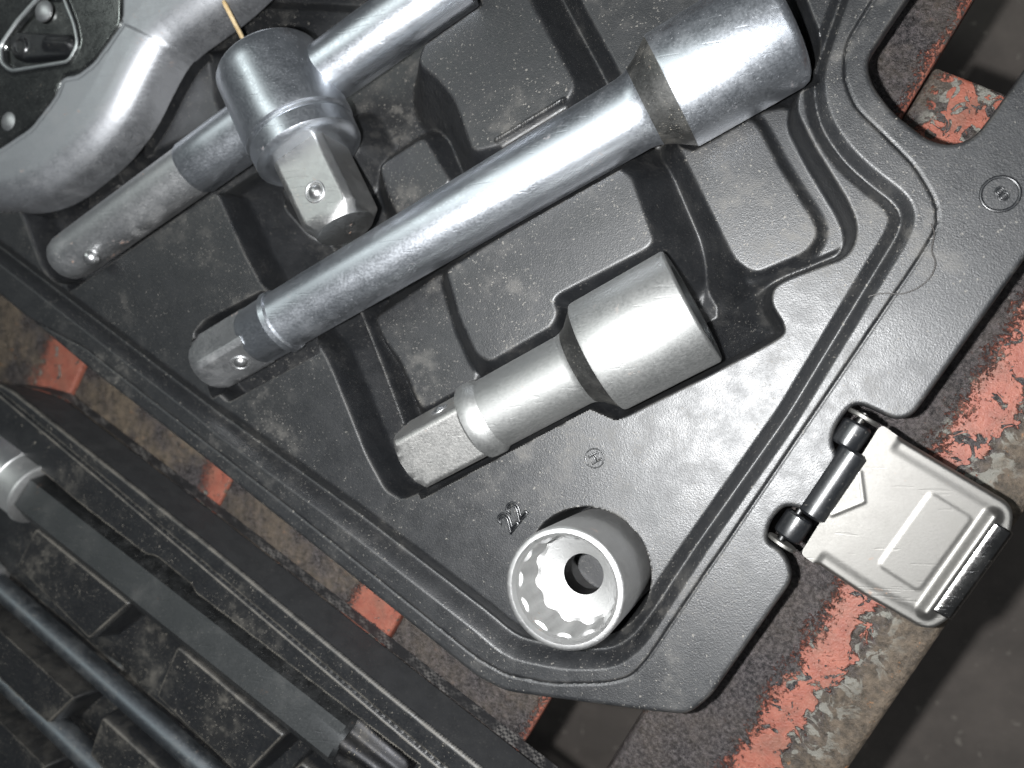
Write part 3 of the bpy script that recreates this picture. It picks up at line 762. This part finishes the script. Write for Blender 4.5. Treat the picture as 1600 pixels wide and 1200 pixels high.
# ------------------------------------------------------------------ straw sliver
a, b = P(349, 2, 40), P(378, 58, -30)
st = lathe('straw_sliver', a, b, [(0, 3.0), (6, 4.2), (np.linalg.norm(b - a), 4.0)], None, None, 8)
nm = NT('straw'); st.data.materials.append(nm.set(color=nm.mix(nm.ramp(nm.noise(12), .3, .7), (.42, .30, .15), (.60, .47, .28)), rough=.7))
tag(st, 'thin straw coloured sliver poking out above the sliding T head', 'sliver')

# ------------------------------------------------------------------ second case half, lower left
ZR = -58.0
base = thing('tool_case', 'dusty black plastic tool case half at lower left with parallel tool channels', 'tool case', (*P(100, 1000, ZB)[:2], ZB))
RIMPX = [(-330, 575), (-60, 590), (2, 600), (22, 612), (326, 852), (600, 1078), (760, 1207), (960, 1370), (1160, 1535), (-330, 1535)]
B_OUT = rnd(PP(RIMPX, ZR), 14, 4)
GR2 = PP([(-60, 565), (161, 750), (600, 1122), (1000, 1461)], ZR)
LEDGE = rnd(PP([(-60, 630), (94, 757), (222, 866), (240, 866), (250, 870), (305, 915), (312, 938), (340, 962), (472, 1072), (492, 1072), (502, 1078), (565, 1130), (573, 1150), (600, 1172), (700, 1260), (1000, 1500), (-330, 1500), (-330, 600)], ZR - 6), 7, 3)
BB = [([(56, 825), (202, 943), (139, 999), (26, 885)], -64), ([(277, 1009), (444, 1149), (378, 1217), (244, 1088)], -64),
      ([(-60, 915), (2, 960), (139, 1069), (75, 1131), (-40, 1030)], -66), ([(-60, 1055), (-5, 1105), (80, 1187), (40, 1240), (-90, 1120)], -66),
      ([(160, 1120), (220, 1175), (300, 1245), (250, 1300), (140, 1180)], -80), ([(470, 1190), (620, 1320), (560, 1370), (420, 1240)], -66), ([(650, 1345), (800, 1475), (740, 1500), (600, 1395)], -66), ([(330, 1270), (470, 1400), (420, 1450), (290, 1310)], -72)]
BBW = [(rnd(PP(p, t), 8), t) for p, t in BB]
HX0, HX1 = P(52, 762, -84), P(552, 1154, -84)
HXR = RW(300, 960, -92, 46)
dh = (HX1 - HX0) / np.linalg.norm(HX1 - HX0)
S20, S21 = P(-30, 890, -122), P(600, 1443, -122)
S30, S31 = P(-40, 1012, -116), P(420, 1452, -116)
def base_z(X, Y):
    z = np.full(X.shape, ZR)
    z -= 9 * (1 - sst(sd_line(GR2, X, Y, 30) / 4.5))
    side = sd_poly(LEDGE, X, Y)
    fl0 = -142 + 6 * np.sin(X * .03) * np.sin(Y * .024)
    z = np.where(side < 0, np.minimum(z, ZR + (fl0 - ZR) * sst(-side / 12)), z)
    for poly, top in BBW:
        s = sd_poly(poly, X, Y)
        z = np.where((side < 0) & (s < 15), np.maximum(z, -142 + (top + 142) * sst(1 - (s + 2) / 15)), z)
    z = clear(z, X, Y, HX0 - dh * 150, HX1 + dh * 130, lambda s, L: np.full(s.shape, HXR * .93), 0)
    z = clear(z, X, Y, S20, S21, lambda s, L: np.full(s.shape, 25.0), 6, soft=True)
    z = clear(z, X, Y, S30, S31, lambda s, L: np.full(s.shape, 27.0), 11, soft=True)
    so = sd_poly(B_OUT, X, Y); t = np.clip(1 + so / 8, 0, 1)
    z -= np.where(so > -8, 8 * (1 - np.sqrt(np.maximum(0, 1 - t * t))) * .8, 0)
    return z
hf('tray', B_OUT, 2.5, base_z, PL2, base, skirt=None, smooth_angle=80)
# its outer wall, leaning out to the bench, with a knurled band at the foot
WB = [(-330, 588), (-20, 597), (71, 605), (109, 615), (341, 790), (600, 990), (870, 1200), (1080, 1365), (1285, 1528)]
TOPL = rnd(PP([(-330, 575), (-60, 590), (2, 600), (22, 612), (326, 852), (600, 1078), (760, 1207), (960, 1370), (1160, 1535)], ZR), 14, 3, closed=False)
BOTL = rnd(PP(WB, ZB + 2), 14, 3, closed=False)
def resample(poly, n):
    d = np.r_[0, np.cumsum(np.linalg.norm(np.diff(poly, axis=0), axis=1))]
    t = np.linspace(0, d[-1], n); return np.stack([np.interp(t, d, poly[:, 0]), np.interp(t, d, poly[:, 1])], 1)
T_, B_ = resample(TOPL, 160), resample(BOTL, 160)
def loft(name, t0, t1, mat, push=0.0):
    V = []; Fs = []
    for t in (t0, t1):
        for i in range(160):
            p = T_[i] * (1 - t) + B_[i] * t
            V.append((p[0] + push * .63, p[1] + push * .77, (ZR - 7) * (1 - t) + (ZB + 2) * t))
    for i in range(159): Fs.append((i, 160 + i, 161 + i, i + 1))
    return mesh(name, V, Fs, mat, base)
kn = NT('knurled_black_plastic')
wv = kn.t.nodes.new('ShaderNodeTexChecker'); wv.inputs['Scale'].default_value = 1 / (6 * S); kn.L(kn.stretch((1, 1, 1), ang), wv.inputs['Vector'])
kn.set(color=kn.mix(kn.math('MULTIPLY', wv.outputs['Fac'], kn.ramp(kn.noise(40, 5, .6), .42, .62)), (.011, .011, .012), (.10, .095, .09)), rough=.6, normal=kn.bump(wv.outputs['Fac'], .7, 4))
loft('outer_wall', 0, .74, plastic('black_plastic_wall', rough=.72, dust=.4, edge=False))
loft('knurled_band', .74, 1.0, kn.m, 2.5)

# ------------------------------------------------------------------ tools in the second half
hb_ = thing('hex_bit_driver', 'long dark hexagonal bit shank with fluted tip in the lower left case', 'bit', (HX0[0], HX0[1], -140))
L = np.linalg.norm(HX1 - HX0)
def hexr(th, s, r):
    m = np.mod(th + math.pi / 6, math.pi / 3) - math.pi / 6
    return np.minimum(r, HXR * .90 / np.cos(m))
BLK = metal('black_oxide_steel', (.085, .088, .09), .46, .9, .06, dustcol=(.085, .08, .07))
lathe('shank', HX0, HX1, [(30, 400)] + [(30 + (L - 38) * i / 12, 400) for i in range(1, 13)] + [(L, HXR * .86)], BLK, hb_, 120, lambda th, s, r: np.minimum(hexr(th, s, r), r), roll_for(HX0, HX1, 22), angle=25)
def flute(th, s, r): return r * (1 + .13 * np.cos(6 * th))
TIP = metal('fluted_steel', (.040, .040, .042), .55, .9, .1)
lathe('fluted_tip', HX0, HX1, [(L - 2, HXR * .8), (L + 10, HXR * .8), (L + 40, HXR * .72), (L + 110, HXR * .66), (L + 118, HXR * .55)], TIP, hb_, 144, flute, .3)
kc = NT('knurled_chrome')
wk = kc.t.nodes.new('ShaderNodeTexChecker'); wk.inputs['Scale'].default_value = 1 / (7 * S); kc.L(kc.stretch((1, 1, 1), .7), wk.inputs['Vector'])
kc.set(color=(.62, .62, .62), metal=1.0, rough=.4, normal=kc.bump(wk.outputs['Fac'], .6, 3))
c1 = along_axis(HX0, HX1, 28); cr_ = RW(50, 760, -92, 50)
def cap_socket(name, label, end, length, r, knl, grp):
    t = thing(name, label, 'socket', (end[0], end[1], -140), grp)
    e2 = end - dh * length
    SL = metal('bright_sleeve', (.66, .66, .65), .50, .35, .1)
    lathe('sleeve', e2, end, [(0, r * .9), (length - knl, r)] + [(length - 12, r), (length - 6, r + 3), (length - 2, r + 2), (length, r - 3), (length, r * .5)], SL, t, 96)
    k = lathe('knurled_ring', e2, end, [(10, r), (12, r + 2.5), (length - knl, r + 2.5), (length - knl + 2, r)], kc.m, t, 96)
    return t
cap_socket('adapter_socket', 'silver knurled socket at the left edge, capping the dark hexagonal shank', c1, 175, cr_, 62, None)
s2d = (S21 - S20) / np.linalg.norm(S21 - S20)
t2 = thing('steel_rod', 'blue grey round steel rod with a bright ring, between dusty blocks of lower case', 'rod', (S20[0], S20[1], -142))
L2_ = np.linalg.norm(S21 - S20)
lathe('shaft', S20, S21, [(0, 22), (2, 24), (L2_, 24)], SHAFT, t2, 64)
rr0 = along_axis(S20, S21, 44)
lathe('end_ring', S20, S21, [(-20, 34), (10, 36), (46, 36), (54, 33), (56, 24)], bpy.data.materials['bright_sleeve'], t2, 72)
t3 = thing('steel_rod', 'grey round steel rod at the very bottom left corner of lower case', 'rod', (S30[0], S30[1], -142))
L3_ = np.linalg.norm(S31 - S30)
sh3 = lathe('shaft', S30, S31, [(0, 24), (2, 26), (L3_, 26)], SHAFT, t3, 64)
wc = P(556, 1122, -70)
ch = bevel_box('wood_chip', (16, 8, 5), None, None, 1.5, 2); ch.location = Vector(wc) * S; ch.rotation_euler = (0, 0, math.radians(-36))
cm = NT('pale_wood'); ch.data.materials.append(cm.set(color=(.62, .47, .36), rough=.8)); tag(ch, 'tiny pale wood chip on the ledge beside the fluted tip', 'wood chip')

# ------------------------------------------------------------------ loose hair lying on the flange
hp = rnd(PP([(1358, 463), (1382, 457), (1408, 461), (1436, 450), (1456, 432), (1463, 410), (1454, 392), (1461, 366), (1455, 350)], 0), 14, 5, closed=False)
V = []; Fs = []
for i, p in enumerate(hp):
    t = hp[min(i + 1, len(hp) - 1)] - hp[max(i - 1, 0)]; t = t / np.linalg.norm(t); nn = np.array([t[1], -t[0]])
    for j in range(6):
        q = 2 * math.pi * j / 6; V.append((p[0] + nn[0] * .9 * math.cos(q), p[1] + nn[1] * .9 * math.cos(q), 1.0 + .9 * math.sin(q)))
for i in range(len(hp) - 1):
    for j in range(6): Fs.append((i * 6 + j, i * 6 + (j + 1) % 6, (i + 1) * 6 + (j + 1) % 6, (i + 1) * 6 + j))
hm = NT('dark_hair')
hair = mesh('hair_strand', V, Fs, hm.set(color=(.02, .017, .015), rough=.5), None)
tag(hair, 'fine dark curled hair lying on the case flange above the latch', 'hair')
